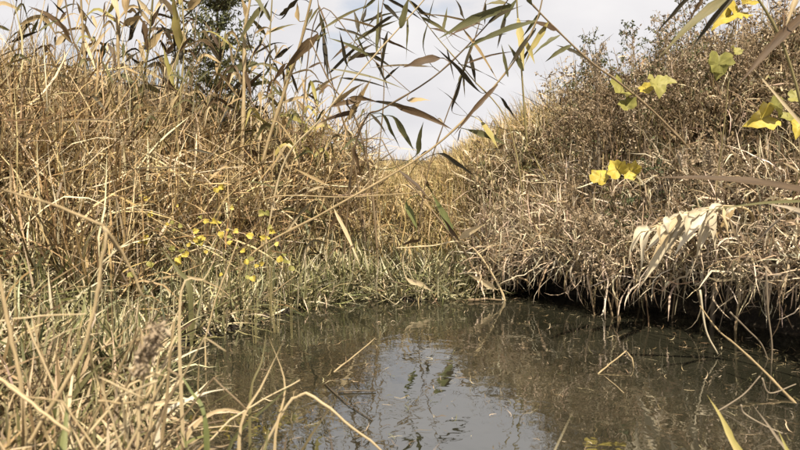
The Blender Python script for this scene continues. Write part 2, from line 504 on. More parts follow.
blades('hanging_straw', b, U(.07, .34, n), U(.004, .011, n), RNG.normal(1.2, .5, n), hd + RNG.normal(0, 1.1, n), RNG.normal(.9, 1.3, n), 'pale',
       'bleached straw hanging in a shaggy fringe over the right water edge', segs=7, kink=.7, wob=1.4)
b, hd = curtain(600, -.10, .2, .20, .08); n = len(b)
blades('hanging_roots', b, U(.08, .2, n), U(.003, .006, n), RNG.normal(2.0, .5, n), hd + RNG.normal(0, 1.2, n), RNG.normal(.6, .8, n), 'pale',
       'thin pale roots dangling under the straw fringe', segs=7, kink=.5, wob=1.6)

# near left bank in front of the camera
b = scatter(5200, -2.0, -.05, .95, 2.4, lambda X, Y, d: (d > -.02) & in_view(X, Y, .2) & (X / Y < -.30 - .12 * RNG.normal(0, 1, len(X))), clump=.6)
n = len(b)
blades('foreground_grass', b, U(.08, .32, n) * np.clip(.42 + .8 * (-b[:, 0]), .42, 1.15), U(.004, .013, n), np.abs(RNG.normal(.6, .5, n)), U(0, 6.28, n), RNG.normal(.8, .9, n), 'near',
       'dry and green grass of the near bank at the lower left', segs=7, kink=.65, wob=.7)
# flotsam on the water
X = U(-.8, 1.9, 4200); Y = U(1.5, 4.3, 4200); d = signed_dist(X, Y)
ok = (d < -.01) & ((U(size=4200) < .15 + np.exp(d * 3.0)))
b = np.stack([X, Y, 0 * X + .002], -1)[ok]; n = len(b)
blades('floating_bits', b, U(.01, .08, n), U(.0015, .0035, n), np.full(n, 1.57), U(0, 6.28, n), RNG.normal(0, .15, n), 'mat',
       'fine straw bits floating on the ditch water', segs=5, wob=2.5, kink=.6)

# ---------------------------------------------------------------- stems, leaves and reeds
def catmull(pts, n):
    pts = [Vector(p) for p in pts]
    if len(pts) == 2:
        return [pts[0].lerp(pts[1], i / n) for i in range(n + 1)]
    q = [pts[0] * 2 - pts[1]] + pts + [pts[-1] * 2 - pts[-2]]
    out = []
    m = len(pts) - 1
    for i in range(n + 1):
        t = i / n * m
        k = min(int(t), m - 1); u = t - k
        a, b_, c, e = q[k], q[k + 1], q[k + 2], q[k + 3]
        out.append(.5 * ((2 * b_) + (c - a) * u + (2 * a - 5 * b_ + 4 * c - e) * u * u + (3 * b_ - a - 3 * c + e) * u ** 3))
    return out

def kinky(pts, per, jit):
    """straight internodes with small irregular bends"""
    out = []
    for a, b_ in zip(pts[:-1], pts[1:]):
        for k in range(per):
            q = Vector(a).lerp(Vector(b_), k / per)
            out.append(q + Vector((random.gauss(0, jit), random.gauss(0, jit), random.gauss(0, jit))) * (1 if out else 0))
    out.append(Vector(pts[-1]))
    return out

def tube(name, path, r0, r1, mat, parent, origin, sides=6, nodes=0, bump=0.0):
    vs, fs = [], []
    n = len(path)
    ref = Vector((.3, .2, .9)).normalized()
    for i, p in enumerate(path):
        t = (path[min(i + 1, n - 1)] - path[max(i - 1, 0)]).normalized()
        a = t.cross(ref)
        if a.length < .05: a = t.cross(Vector((1, 0, 0)))
        a.normalize(); b_ = t.cross(a)
        u = i / (n - 1)
        r = r0 + (r1 - r0) * u
        if nodes and i % nodes == 0: r *= 1.35
        r *= 1 + bump * random.uniform(-1, 1)
        for k in range(sides):
            an = 2 * math.pi * k / sides
            vs.append(p + a * (math.cos(an) * r) + b_ * (math.sin(an) * r) - origin)
    for i in range(n - 1):
        for k in range(sides):
            k2 = (k + 1) % sides
            fs.append((i * sides + k, i * sides + k2, (i + 1) * sides + k2, (i + 1) * sides + k))
    fs.append(tuple(range(sides - 1, -1, -1)))
    fs.append(tuple((n - 1) * sides + k for k in range(sides)))
    o = mesh_obj(name, vs, fs, mat, parent)
    cum = [0.0]
    for i in range(n - 1):
        cum.append(cum[-1] + (path[i + 1] - path[i]).length)
    ph = random.uniform(0, 9)
    uv = o.data.uv_layers.new(name='uv')
    L = [0.0] * (2 * len(o.data.loops))
    for k, lp in enumerate(o.data.loops):
        vi = lp.vertex_index
        L[2 * k] = abs((vi % sides) / sides - .5) * 2 + ph; L[2 * k + 1] = cum[vi // sides] * 14 + ph
    uv.data.foreach_set('uv', L)
    return o

def strap(name, path, width, mat, parent, origin, peak=.3, fold=.35, roll=0.0, twist=0.0, facing=None, n=12, petiole=0.0):
    """a folded strap leaf along a path: thin stalk for the first `petiole` share, then a long pointed blade"""
    pts = catmull(path, n)
    cum = [0.0]
    for i in range(n):
        cum.append(cum[-1] + (pts[i + 1] - pts[i]).length)
    vs, fs = [], []
    ph = random.uniform(0, 6)
    for i, p in enumerate(pts):
        t = (pts[min(i + 1, n)] - pts[max(i - 1, 0)]).normalized()
        f = facing if facing is not None else (Vector((0, 0, CAM_H + .4)) - p).normalized()
        s = t.cross(f)
        if s.length < .1: s = t.cross(Vector((0, 0, 1)))
        s.normalize()
        nrm = s.cross(t).normalized()
        u = cum[i] / cum[-1]
        a = roll + twist * u
        s2 = s * math.cos(a) + nrm * math.sin(a); n2 = nrm * math.cos(a) - s * math.sin(a)
        v = max(0.0, (u - petiole) / (1 - petiole))
        if u < petiole: w = .14
        elif v < peak: w = .2 + .8 * math.sin(v / peak * math.pi / 2)
        else: w = max(math.cos((v - peak) / (1 - peak) * math.pi / 2) ** 1.15, .02)
        w *= width * .5 * (1 + .12 * math.sin(i * 1.9 + ph))
        lift = w * fold * (1 + .5 * math.sin(i * 1.3 + ph * 2))
        j = Vector((random.uniform(-1, 1), random.uniform(-1, 1), random.uniform(-1, 1))) * w * .08
        vs += [p - s2 * w + n2 * lift - origin + j, p - origin, p + s2 * w + n2 * lift * .8 - origin - j]
    for i in range(n):
        for k in range(2):
            fs.append((3 * i + k, 3 * i + k + 1, 3 * i + k + 4, 3 * i + k + 3))
    o = mesh_obj(name, vs, fs, mat, parent)
    uv = o.data.uv_layers.new(name='uv')
    L = [0.0] * (2 * len(o.data.loops))
    for k, lp in enumerate(o.data.loops):
        vi = lp.vertex_index
        L[2 * k] = (vi % 3) * .5 + ph; L[2 * k + 1] = cum[vi // 3] * 6 + ph
    uv.data.foreach_set('uv', L)
    return o

def px_to_m(px, depth):
    return px / FPX * depth

STEMS = []
def reed(name, label, pts, y0, y1, leaves=(), wpx=3.0, mat='stemstraw', cat='reed', group=None, taper=.45, sag=.04, root=True, part_leaf='leaf'):
    """a reed whose stem runs through image points at depths y0..y1 and is rooted in the bank below"""
    m = len(pts)
    path = [P(x, y, y0 + (y1 - y0) * i / (m - 1)) for i, (x, y) in enumerate(pts)]
    p0 = path[0]
    if root:
        g = gz(p0.x, p0.y)
        if p0.z > g - .01:
            dirv = (path[0] - path[1]).normalized()
            drop = p0.z - g + .03
            off = Vector((dirv.x, dirv.y, 0)) * min(drop * .5, .25)
            base = Vector((p0.x + off.x, p0.y + off.y, 0)); base.z = gz(base.x, base.y) - .03
            if drop > .02: path = [base] + path
        else:
            path[0] = Vector((p0.x, p0.y, g - .02))
    base = path[0].copy()
    t = thing(name, label, cat, base, group)
    nn = max(10, 6 * (len(path) - 1))
    sp = catmull(path, nn)
    w = px_to_m(wpx, y0) * .5
    tube('stem', sp, w, w * taper, M[mat], t, base, nodes=5)
    for lf in leaves:
        x0, yy0, x1, yy1, lw, lm = lf[:6]
        def gap(px, py):
            return min(math.hypot(400 + FPX * (q.x) / (q.y * CS - (q.z - CAM_H) * SN) - px, 225 - FPX * (q.y * SN + (q.z - CAM_H) * CS) / (q.y * CS - (q.z - CAM_H) * SN) - py) for q in sp)
        if gap(x1, yy1) + 6 < gap(x0, yy0):
            x0, yy0, x1, yy1 = x1, yy1, x0, yy0
        sg = lf[6] if len(lf) > 6 else sag
        best, bd = None, 1e9
        for q in sp:
            v = q - Vector((0, 0, CAM_H))
            zc = v.y * CS - v.z * SN; yc = v.y * SN + v.z * CS
            sx, sy = 400 + FPX * v.x / zc, 225 - FPX * yc / zc
            dd = math.hypot(sx - x0, sy - yy0)
            if dd < bd: bd, best = dd, q
        dep = best.y + random.uniform(-.03, .03)
        a = P(x0, yy0, dep)
        L = px_to_m(math.hypot(x1 - x0, yy1 - yy0), dep)
        e = P(x1, yy1, dep + random.uniform(-.5, .35) * L)
        mid = a.lerp(e, .5) + Vector((0, 0, sg * L))
        pth, pet = [a, mid, e], 0.0
        if bd > 3:
            back = (a - e).normalized()
            k1 = (a - best).length
            pth = [best, best.lerp(a, .5) + back * k1 * .15, a, mid, e]
            pet = min(.8, k1 / (k1 + L))
        strap(part_leaf, pth, px_to_m(lw, dep) * .82, M[lm], t, base, fold=random.uniform(.15, .6), petiole=pet, n=12 if pet < .1 else 18,
              roll=random.uniform(-.7, .7), twist=random.uniform(-1.7, 1.7))
    STEMS.append((t, sp))
    return t

def z(xo, yo, k, lst):                  # zoomed-crop coordinates to photograph coordinates
    return [(xo + a * k, yo + b_ * k, xo + c * k, yo + e * k, w, m) for a, b_, c, e, w, m in lst]

K = .3375
G_L = 'reeds standing in the left bank'
reed('reed', 'nearly bare straight pale reed stalk at the far left', [(92, 175), (90, 150), (86, 81), (81, 0), (79, -60)], 4.2, 4.1,
     [(84, 40, 96, 70, 4, 'straw'), (82, 10, 72, 48, 3, 'tan')], 3.6, group=G_L)
reed('reed', 'reed at far left with one broad brown leaf raised leftward', [(90, 150), (80, 62), (72, 36), (64, -10), (60, -60)], 4.4, 4.3,
     [(70, 35, 28, 6, 8.5, 'brown', .08), (67, 35, 61, 45, 4, 'dark'), (66, 12, 58, 24, 3, 'brown'), (66, 15, 46, -4, 3.5, 'dark')], 2.4, 'stembrown', group=G_L)
reed('reed', 'reed with folded brown and tan leaves drooping beside bare stalk', [(122, 160), (119, 75), (117, 20), (114, -60)], 4.3, 4.3,
     [(105, 3, 104, 44, 6, 'brown'), (106, 43, 98, 74, 7, 'olive', .25), (108, 44, 117, 70, 5, 'brown', .2), (123, 26, 143, 15, 8, 'tan'),
      (138, 19, 129, 40, 6, 'dark'), (125, 62, 142, 51, 4, 'dark'), (127, -14, 126, 18, 11, 'tan'), (112, -8, 120, 24, 7, 'straw'), (110, 72, 122, 84, 5, 'dark')],
     4.2, group=G_L)
reed('reed', 'reed with upright brown cupped leaves on the left bank', [(140, 160), (143, 90), (149, 40), (158, -60)], 4.5, 4.4,
     [(144, 22, 148, 54, 8, 'brown'), (148, 50, 164, 30, 8, 'tan'), (139, 12, 128, 42, 7, 'dark'), (150, 28, 163, 2, 6, 'brown'),
      (142, 66, 128, 56, 4, 'dark'), (158, -20, 166, 6, 9, 'brown'), (147, 60, 132, 72, 4, 'tan'), (133, -5, 150, 14, 6, 'straw')], 3.0, 'stemolive', group=G_L)
reed('reed', 'reed holding the broad hanging yellow-green leaf on left bank', [(176, 165), (180, 100), (184, 40), (178, -60)], 4.2, 4.2,
     [(173, -12, 181, 52, 11, 'ygreen', 0), (182, 50, 181, 64, 6, 'dark'), (163, 46, 174, 86, 7, 'ygreen', 0), (188, 9, 206, -6, 10, 'tan'),
      (184, 80, 196, 62, 4, 'olive'), (178, 96, 166, 112, 4, 'straw')], 2.6, 'stemolive', group=G_L)
reed('reed', 'thick brown-streaked reed stalk right of the dark feathery shrub', [(242, 160), (244, 90), (245, 30), (250, 0), (256, -60)], 4.6, 4.5,
     [(260, 7, 237, 46, 7, 'olive'), (257, 63, 223, 74, 9, 'olive'), (246, 44, 232, 20, 5, 'dark'), (248, 20, 240, -6, 6, 'tan'), (252, -8, 268, 18, 6, 'olive'),
      (245, 70, 252, 100, 5, 'brown'), (244, 80, 226, 98, 5, 'dark')], 4.6, 'stemstraw', group=G_L)
reed('reed', 'slender reed with small dark leaf blot against the sky', [(276, 150), (272, 90), (270, 40), (276, -60)], 4.7, 4.6,
     [(281, 19, 295, 3, 3, 'dark'), (270, 32, 298, 24, 3, 'olive'), (294, 44, 276, 58, 6, 'dark'), (280, 15, 292, 5, 7, 'dark'), (271, 52, 262, 30, 3, 'olive'), (272, 60, 290, 70, 3, 'tan')],
     2.0, 'stemolive', group=G_L)
reed('reed', 'leaning reed with big dark brown leaf below the left sky', [(262, 165), (285, 90), (300, 45), (312, -5), (320, -50)], 4.4, 4.1,
     z(265, 0, K, [(155, 105, 45, 220, 11, 'brown'), (100, 60, 95, 0, 7, 'tan'), (50, 45, 95, 0, 7, 'dark'), (140, 30, 120, 90, 5, 'olive'),
                   (100, 150, 190, 95, 7, 'olive'), (60, 190, 20, 250, 6, 'brown')]), 4.0, 'stemstraw', group=G_L)
reed('reed', 'straw-coloured reed stalk crossing the sky from lower left', [(282, 168), (318, 122), (360, 72), (424, 0), (450, -32)], 3.9, 3.5,
     z(265, 0, K, [(262, 28, 281, 97, 5, 'dark'), (302, 18, 290, 68, 4, 'dark'), (376, 48, 270, 128, 5.5, 'dark'), (220, 90, 243, 192, 5, 'dark'),
                   (362, 98, 340, 232, 4.5, 'dark'), (337, -10, 331, 155, 4, 'olive'), (432, -20, 403, 80, 9, 'olive'), (422, 55, 418, 182, 4, 'olive'),
                   (190, 50, 340, 85, 3, 'tan'), (180, 110, 310, 165, 4, 'olive')]), 2.2, group='reeds arching across the gap of sky')
reed('reed', 'long arching reed stem bending over the water to upper right', [(252, 254), (327, 211), (430, 150), (498, 82), (534, 27), (548, -30)], 3.65, 3.3,
     z(265, 0, K, [(500, 135, 632, 268, 6, 'dark'), (596, 188, 553, 325, 5, 'dark'), (508, 258, 572, 312, 5.5, 'dark'), (600, 384, 722, 432, 7, 'olive'),
                   (808, 60, 578, 152, 7.5, 'olive'), (700, 290, 742, 352, 5, 'dark'), (690, 250, 558, 402, 6, 'brown'), (650, 290, 600, 350, 5, 'tan'),
                   (770, 120, 800, 190, 6, 'ygreen'), (720, 225, 700, 130, 5, 'olive'), (690, 440, 640, 360, 9, 'ygreen'), (800, 90, 720, 200, 6, 'dark')]),
     2.6, group='reeds arching across the gap of sky')
reed('reed', 'reed with broad olive leaf slanting across the open sky', [(352, 165), (366, 118), (384, 108), (440, 72), (500, 10), (522, -25)], 4.0, 3.5,
     z(265, 0, K, [(722, 18, 512, 116, 11, 'olive'), (505, -20, 470, 140, 7, 'olive'), (560, -10, 588, 54, 6, 'dark'), (640, 18, 716, 8, 7, 'olive'),
                   (665, 66, 765, 16, 8, 'dark'), (712, 52, 688, 144, 4.5, 'dark'), (408, 200, 520, 172, 11, 'brown'), (385, 312, 555, 384, 9, 'brown'),
                   (424, 298, 492, 298, 6, 'tan'), (290, 204, 487, 197, 4, 'straw'), (540, 20, 530, 90, 4, 'olive'), (440, 40, 640, 72, 3.5, 'tan'), (590, 90, 690, 240, 4.5, 'tan')]),
     2.2, 'stembrown', group='reeds arching across the gap of sky')
reed('reed', 'reed with fan of dark narrow leaves above the far grass', [(372, 190), (362, 140), (352, 112), (330, 82), (310, 40)], 4.1, 3.9,
     z(265, 0, K, [(316, 232, 250, 350, 8, 'tan'), (300, 242, 208, 304, 8, 'tan'), (312, 338, 378, 428, 7, 'dark'), (348, 338, 402, 442, 6, 'olive'),
                   (378, 345, 442, 448, 7.5, 'olive'), (470, 360, 448, 460, 7, 'olive'), (280, 300, 180, 320, 7, 'brown'), (270, 330, 160, 365, 6, 'brown'),
                   (320, 300, 480, 340, 5, 'dark'), (250, 290, 330, 300, 6, 'brown'), (200, 205, 430, 270, 3, 'olive')]), 2.4, 'stembrown', group='reeds arching across the gap of sky')
reed('reed', 'reed leaning left out of the right bank under dark brown leaf', [(705, 168), (660, 118), (621, 84), (591, 62), (557, 30), (530, 2), (510, -22)], 3.75, 3.4,
     [(557, 30, 515, 20, 9, 'brown'), (532, 5, 516, -20, 7, 'olive'), (540, 14, 519, 42, 6, 'olive'), (572, 45, 545, 62, 6, 'olive'), (548, 22, 524, 66, 7, 'ygreen'), (590, 60, 556, 45, 5, 'dark'), (560, 35, 530, 58, 6, 'olive')],
     2.6, 'stembrown', group='reeds arching across the gap of sky')
reed('reed', 'upright yellow-green reed stem at right edge of sky gap', [(527, 150), (523, 90), (518, 20), (514, -40)], 4.9, 4.8,
     [(518, 18, 524, 70, 8, 'ygreen'), (516, 0, 500, 28, 6, 'olive'), (523, 70, 508, 44, 6, 'olive'), (522, 60, 536, 38, 6, 'dark')], 2.6, 'stemolive', group='reeds arching across the gap of sky')
c5 = lambda l: z(265, 150, K, l)
reed('reed', 'low reed with two broad green leaves before the far grass', [(470, 262), (452, 236), (420, 195), (396, 165), (382, 140)], 4.0, 3.9,
     c5([(418, 158, 452, 240, 8.5, 'green'), (494, 128, 558, 250, 9, 'green'), (516, 10, 622, 78, 6, 'dark'), (264, -10, 286, 82, 6, 'brown'), (395, 60, 500, 160, 5, 'brown'), (470, 145, 500, 200, 5, 'tan'), (460, 120, 380, 100, 5, 'straw')]),
     2.2, 'stembrown', group='bent reeds at the far water edge')
reed('reed', 'thin straw reed bent level above the far water edge', [(262, 240), (266, 199), (349, 197), (425, 192)], 3.9, 3.9,
     c5([(390, 288, 462, 258, 7, 'brown'), (205, 175, 282, 342, 4.5, 'straw')]), 2.0, group='bent reeds at the far water edge')
reed('reed', 'straw reed lying low with pale leaves beside the straw fringe', [(500, 288), (468, 244), (430, 246), (396, 248)], 3.9, 3.8,
     c5([(578, 262, 655, 218, 8, 'straw'), (598, 366, 684, 412, 8, 'straw'), (658, 152, 702, 228, 6, 'straw'), (510, 180, 575, 270, 5, 'brown'), (560, 170, 640, 270, 5, 'tan'), (420, 380, 500, 420, 7, 'straw')]),
     2.2, group='bent reeds at the far water edge')

# reeds of the right bank close to the camera
G_R = 'near reeds at the right frame edge'
reed('reed', 'near reed fanning dark leaves down from the top right', [(835, 330), (815, 170), (785, 50), (745, -20), (710, -60)], 2.5, 2.35,
     [(700, -14, 652, 38, 7, 'dark'), (735, -10, 658, 58, 11, 'olive'), (738, -8, 688, 54, 8, 'dark'), (706, -8, 684, 30, 6, 'brown')], 4, 'stemolive', group=G_R)
reed('reed', 'near reed with long brown leaf crossing the top right corner', [(870, 300), (860, 150), (830, 40), (805, 0), (790, -40)], 2.5, 2.4,
     [(812, 8, 734, 90, 11, 'brown'), (800, -10, 786, 26, 6, 'straw')], 4, 'stemstraw', group=G_R)
reed('reed', 'near reed pointing one long brown leaf level to the left', [(850, 420), (838, 300), (826, 195), (815, 60), (812, -20)], 2.35, 2.3,
     [(826, 193, 644, 177, 10, 'brown', .03), (826, 200, 690, 213, 4, 'olive', .02), (824, 232, 768, 204, 9, 'grey', .12), (790, 212, 726, 290, 11, 'grey', .1), (824, 150, 746, 60, 4, 'straw', .0)],
     4, 'stemstraw', group=G_R)
reed('reed', 'collapsed reed with bleached leaves hanging off the right bank', [(745, 250), (752, 215), (728, 206), (690, 212), (650, 228)], 3.15, 2.95,
     [(688, 212, 645, 252, 13, 'pale', .08), (696, 212, 640, 287, 15, 'pale', .1), (706, 210, 674, 256, 12, 'pale', .05), (712, 208, 694, 266, 15, 'pale', .08),
      (718, 208, 700, 250, 9, 'pale'), (700, 212, 655, 270, 12, 'pale', .1), (684, 214, 664, 240, 9, 'pale'), (735, 208, 712, 244, 7, 'tan'), (680, 214, 650, 262, 7, 'straw'), (750, 225, 700, 330, 6, 'grey', .05), (745, 240, 718, 335, 6, 'grey', .05)],
     3, 'stemstraw', group=G_R)

t0, sp0 = STEMS[-1]
for k in range(16):
    q = random.choice(sp0[len(sp0) // 2:])
    L = random.uniform(.12, .30)
    e = q + Vector((random.uniform(-.8, .1) * L, random.uniform(-.5, .1) * L, -random.uniform(.5, .9) * L))
    strap('leaf', [q, q.lerp(e, .45) + Vector((-.03, -.03, .03)), e], random.uniform(.014, .036), M[random.choice(['pale', 'pale', 'pale', 'straw'])], t0, t0.location.copy(),
          roll=random.uniform(-1, 1), twist=random.uniform(-1.5, 1.5), fold=random.uniform(.3, .8))

# slim stems crossing the gap of sky with small hanging leaves
for lab, pts, y0, nl in [('slim dark stem with small leaves just right of sky centre', [(425, 185), (445, 120), (468, 60), (492, -20)], 4.3, 8),
                         ('slim stem rising left of sky centre with pointed leaves', [(355, 165), (334, 90), (322, 30), (314, -30)], 4.4, 8),
                         ('slim stem bowing left across the upper sky', [(512, 135), (470, 76), (436, 36), (400, -12)], 4.3, 7),
                         ('slim upright stem in the middle of the sky', [(378, 170), (384, 90), (380, 30), (388, -30)], 4.5, 7),
                         ('slim stem stretched across the sky towards the right slope', [(300, 150), (318, 12), (362, 50), (410, 92)], 4.2, 5),
                         ('slim stem leaning right at the left rim of sky', [(318, 160), (330, 110), (352, 50), (372, -20)], 4.5, 7)]:
    lv = []
    for k in range(nl):
        u = random.uniform(.35, .98) * (len(pts) - 1)
        i = min(int(u), len(pts) - 2); f = u - i
        x = pts[i][0] + (pts[i + 1][0] - pts[i][0]) * f; y = pts[i][1] + (pts[i + 1][1] - pts[i][1]) * f
        L = random.uniform(20, 58); a = random.uniform(.2, 2.9) if random.random() < .75 else random.uniform(-.8, 0)
        lv.append((x, y, x + L * math.cos(a), y + L * math.sin(a), random.uniform(2.5, 5.5), random.choice(['dark', 'dark', 'brown', 'olive'])))
    reed('reed', lab, pts, y0, y0 - .2, lv, 1.5, random.choice(['stembrown', 'stemolive']), group='reeds arching across the gap of sky')

# smaller reeds filling the bank tops
def wild_reed(label, group, x, y, h, lean, head, mats, nleaf, r=.005, broad=1.0):
    base = Vector((x, y, gz(x, y) - .03))
    dirh = Vector((math.cos(head), math.sin(head), 0))
    path = [base, base + Vector((0, 0, h * .5)) + dirh * lean * h * .25, base + Vector((0, 0, h)) + dirh * lean * h]
    t = thing('reed', label, 'reed', base, group)
    sp = catmull(path, 14)
    tube('stem', sp, r, r * .35, M[random.choice(['stemstraw', 'stemstraw', 'stemolive', 'stembrown'])], t, base, nodes=4, sides=5)
    for k in range(nleaf):
        i = int(4 + (k + random.random()) / nleaf * 10)
        i = min(i, 14)
        q = sp[i]
        a = random.uniform(0, 6.28)
        L = random.uniform(.14, .34) * (1 + .3 * (broad - 1))
        el = random.uniform(.1, 1.2)
        dv = Vector((math.cos(a) * math.cos(el), math.sin(a) * math.cos(el), math.sin(el)))
        mid = q + dv * L * .5
        e = q + dv * L * .85 + Vector((0, 0, -random.uniform(0, .7) * L))
        strap('leaf', [q, mid, e], random.uniform(.010, .022) * broad, M[random.choice(mats)], t, base, roll=random.uniform(-1, 1), twist=random.uniform(-1, 1), n=8)
    return t

for k in range(64):
    px = random.uniform(-30, 345)
    y = random.uniform(3.8, 6.4)
    x = (px - 400) / FPX * y
    h = random.uniform(.6, 1.2) - .25 * (px > 290)
    wild_reed('slim leafy reed among others along the top of the left bank', 'slim reeds along the left skyline', x, y, h, random.uniform(.05, .4), random.uniform(-.6, .9),
              ['tan', 'brown', 'olive', 'dark', 'straw', 'olive'], random.randint(5, 9), .004)
for k in range(20):
    px = 20 + 300 * (k + random.random()) / 20
    y = random.uniform(4.2, 5.2)
    x = (px - 400) / FPX * y
    wild_reed('broad-leaved withered reed among others on the left skyline', 'broad-leaved reeds on the left skyline', x, y, random.uniform(.95, 1.35) - .2 * (px > 280), random.uniform(.05, .3), random.uniform(-1.2, 1.2),
              ['tan', 'tan', 'brown', 'olive', 'straw', 'straw', 'ygreen', 'dark'], random.randint(8, 12), .006, 1.8)
for k in range(14):
    px = random.uniform(165, 330)
    y = random.uniform(4.6, 5.6)
    x = (px - 400) / FPX * y
    wild_reed('dark olive reed crowding the shrub on the left skyline', 'dark olive reeds around the shrub', x, y, random.uniform(1.0, 1.4) - .25 * (px > 290), random.uniform(.0, .25), random.uniform(-1.0, 1.0),
              ['dark', 'olive', 'dark', 'brown', 'olive', 'tan'], random.randint(9, 13), .005, 1.25)
for k in range(9):
    px = random.uniform(440, 560)
    y = random.uniform(4.6, 6.0)
    x = (px - 400) / FPX * y
    wild_reed('slim dry reed among others on the right hand slope', 'slim reeds on the right slope', x, y, random.uniform(.45, .65), random.uniform(.2, .6), random.uniform(2.4, 3.8),
              ['tan', 'straw', 'olive', 'brown'], random.randint(3, 6), .0035)

# ---------------------------------------------------------------- feathery shrub behind the left bank
def feather_shrub(label, px, y, top_px, wid):
    x = (px - 400) / FPX * y
    base = Vector((x, y, gz(x, y) - .05))
    top = P(px + 3, top_px, y)
    t = thing('shrub', label, 'shrub', base)
    sp = catmull([base, base.lerp(top, .5) + Vector((.03, 0, 0)), top], 14)
    tube('trunk', sp, .018, .004, M['stembrown'], t, base)
    vs, fs, bv, bf = [], [], [], []
    H = (top - base).length
    for k in range(380):
        u = random.uniform(.12, 1.0)
        q = sp[min(int(u * 14), 14)]
        a = random.uniform(0, 6.28)
        L = wid * (1.15 - .55 * u) * random.uniform(.5, 1.1)
        dv = Vector((math.cos(a), math.sin(a), random.uniform(.3, 1.1))).normalized()
        end = q + dv * L
        sd = dv.cross(Vector((0, 0, 1))).normalized() * .003
        i0 = len(bv)
        bv += [q - sd - base, q + sd - base, end - base]
        bf.append((i0, i0 + 1, i0 + 2))
        for j in range(26):
            w = random.uniform(.15, 1)
            c = q.lerp(end, w)
            l = Vector((random.gauss(0, 1), random.gauss(0, 1), random.gauss(.3, 1))).normalized()
            ll = random.uniform(.025, .06)
            s = l.cross(Vector((random.gauss(0, 1), random.gauss(0, 1), random.gauss(0, 1)))).normalized() * random.uniform(.004, .008)
            i0 = len(vs)
            vs += [c - base, c + l * ll * .5 + s - base, c + l * ll - base, c + l * ll * .5 - s - base]
            fs.append((i0, i0 + 1, i0 + 2, i0 + 3))
    mesh_obj('branches', bv, bf, M['stembrown'], t)
    mesh_obj('crown', vs, fs, M['crown'], t)
feather_shrub('tall dark green feathery shrub behind the left bank reeds', 212, 5.2, -90, .46)

# ---------------------------------------------------------------- dry weeds on the right skyline
def dry_weed(label, group, x, y, h, lean, mat='mat'):
    base = Vector((x, y, gz(x, y) - .02))
    t = thing('dry_weed', label, 'weed', base, group)
    top = base + Vector((lean * h, random.uniform(-.1, .1), h))
    sp = catmull([base, base.lerp(top, .55) + Vector((-.04 * lean, 0, .02)), top], 16)
    tube('stem', sp, .005, .0012, M['stembrown'], t, base, sides=5)
    bv, bf, vs, fs = [], [], [], []
    for k in range(22):
        u = random.uniform(.35, 1)
        q = sp[int(u * 16)]
        a = random.uniform(0, 6.28)
        L = .2 * (1.2 - u) + random.uniform(.03, .08)
        dv = Vector((math.cos(a), math.sin(a), random.uniform(.4, 1.4))).normalized()
        tip = q + dv * L + Vector((0, 0, -.02))
        s = dv.cross(Vector((0, 1, .2))).normalized() * .0018
        i0 = len(bv)
        bv += [q - s - base, q + s - base, tip - base]
        bf.append((i0, i0 + 1, i0 + 2))
        for j in range(random.randint(9, 16)):
            c = q.lerp(tip, random.uniform(.25, 1.05))
            l = Vector((random.gauss(0, 1), random.gauss(0, 1), random.gauss(.2, 1))).normalized() * random.uniform(.010, .028)
            s = l.cross(Vector((random.gauss(0, 1), random.gauss(0, 1), random.gauss(0, 1)))).normalized() * random.uniform(.003, .006)
            i0 = len(vs)
            vs += [c - base, c + l * .5 + s - base, c + l - base, c + l * .5 - s - base]
            fs.append((i0, i0 + 1, i0 + 2, i0 + 3))
    tag(mesh_obj('twigs', bv, bf, M['stembrown'], t), kind='stuff')
    tag(mesh_obj('withered_leaves', vs, fs, M[random.choice(['fuzz', 'crown', 'deadleaf', 'deadleaf'])], t), kind='stuff')
for k in range(64):
    px = random.uniform(600, 830)
    y = random.uniform(3.3, 4.9)
    x = (px - 400) / FPX * y
    dry_weed('brown withered weed stem among others on the right skyline', 'withered weeds on the right skyline', x, y, random.uniform(.6, 1.05), random.uniform(-.35, .15))
for k in range(16):
    px = random.uniform(555, 740)
    y = random.uniform(3.9, 5.0)
    x = (px - 400) / FPX * y
    dry_weed('tall feathery weed among others reaching above the right skyline', 'tall feathery weeds above the right skyline', x, y, random.uniform(.85, 1.2), random.uniform(-.3, .1))
dry_weed('feathery dead weed spreading alone left of right bank skyline', 'withered weeds on the right skyline', (592 - 400) / FPX * 4.2, 4.2, .95, -.12)

def fuzzy_stalk(label, pts, y0, wpx, name='dead_stalk', seeds=420):
    path = [P(x, y, y0) for x, y in pts]
    g = gz(path[0].x, path[0].y)
    if path[0].z > g: path = [Vector((path[0].x, path[0].y, g - .02))] + path
    base = path[0].copy()
    t = thing(name, label, 'dead stalk', base)
    sp = catmull(path, 20)
    w = px_to_m(wpx, y0)
    tube('stem', sp, w * .28, w * .18, M['grey'], t, base)
    vs, fs = [], []
    n0 = int(len(sp) * .45)
    for k in range(seeds):
        q = sp[random.randint(n0, len(sp) - 1)] + Vector((random.gauss(0, 1), random.gauss(0, 1), random.gauss(0, 2))) * w * .28
        l = Vector((random.gauss(0, 1), random.gauss(0, 1), random.gauss(-.4, 1))).normalized() * random.uniform(.3, .9) * w
        s = l.cross(Vector((random.gauss(0, 1), random.gauss(0, 1), random.gauss(0, 1)))).normalized() * w * .07
        i0 = len(vs)
        vs += [q - s - base, q + s - base, q + l - base]
        fs.append((i0, i0 + 1, i0 + 2))
    tag(mesh_obj('seed_head', vs, fs, M['fuzz'], t), kind='stuff')
    return t
fuzzy_stalk('curved grey-brown dead flower spike below the right skyline', [(599, 150), (597, 90), (597, 62), (604, 45)], 4.1, 6)
fuzzy_stalk('fluffy brown dead spike standing above the bleached hanging leaves', [(716, 235), (716, 205), (713, 180), (708, 150)], 3.35, 10, seeds=700)

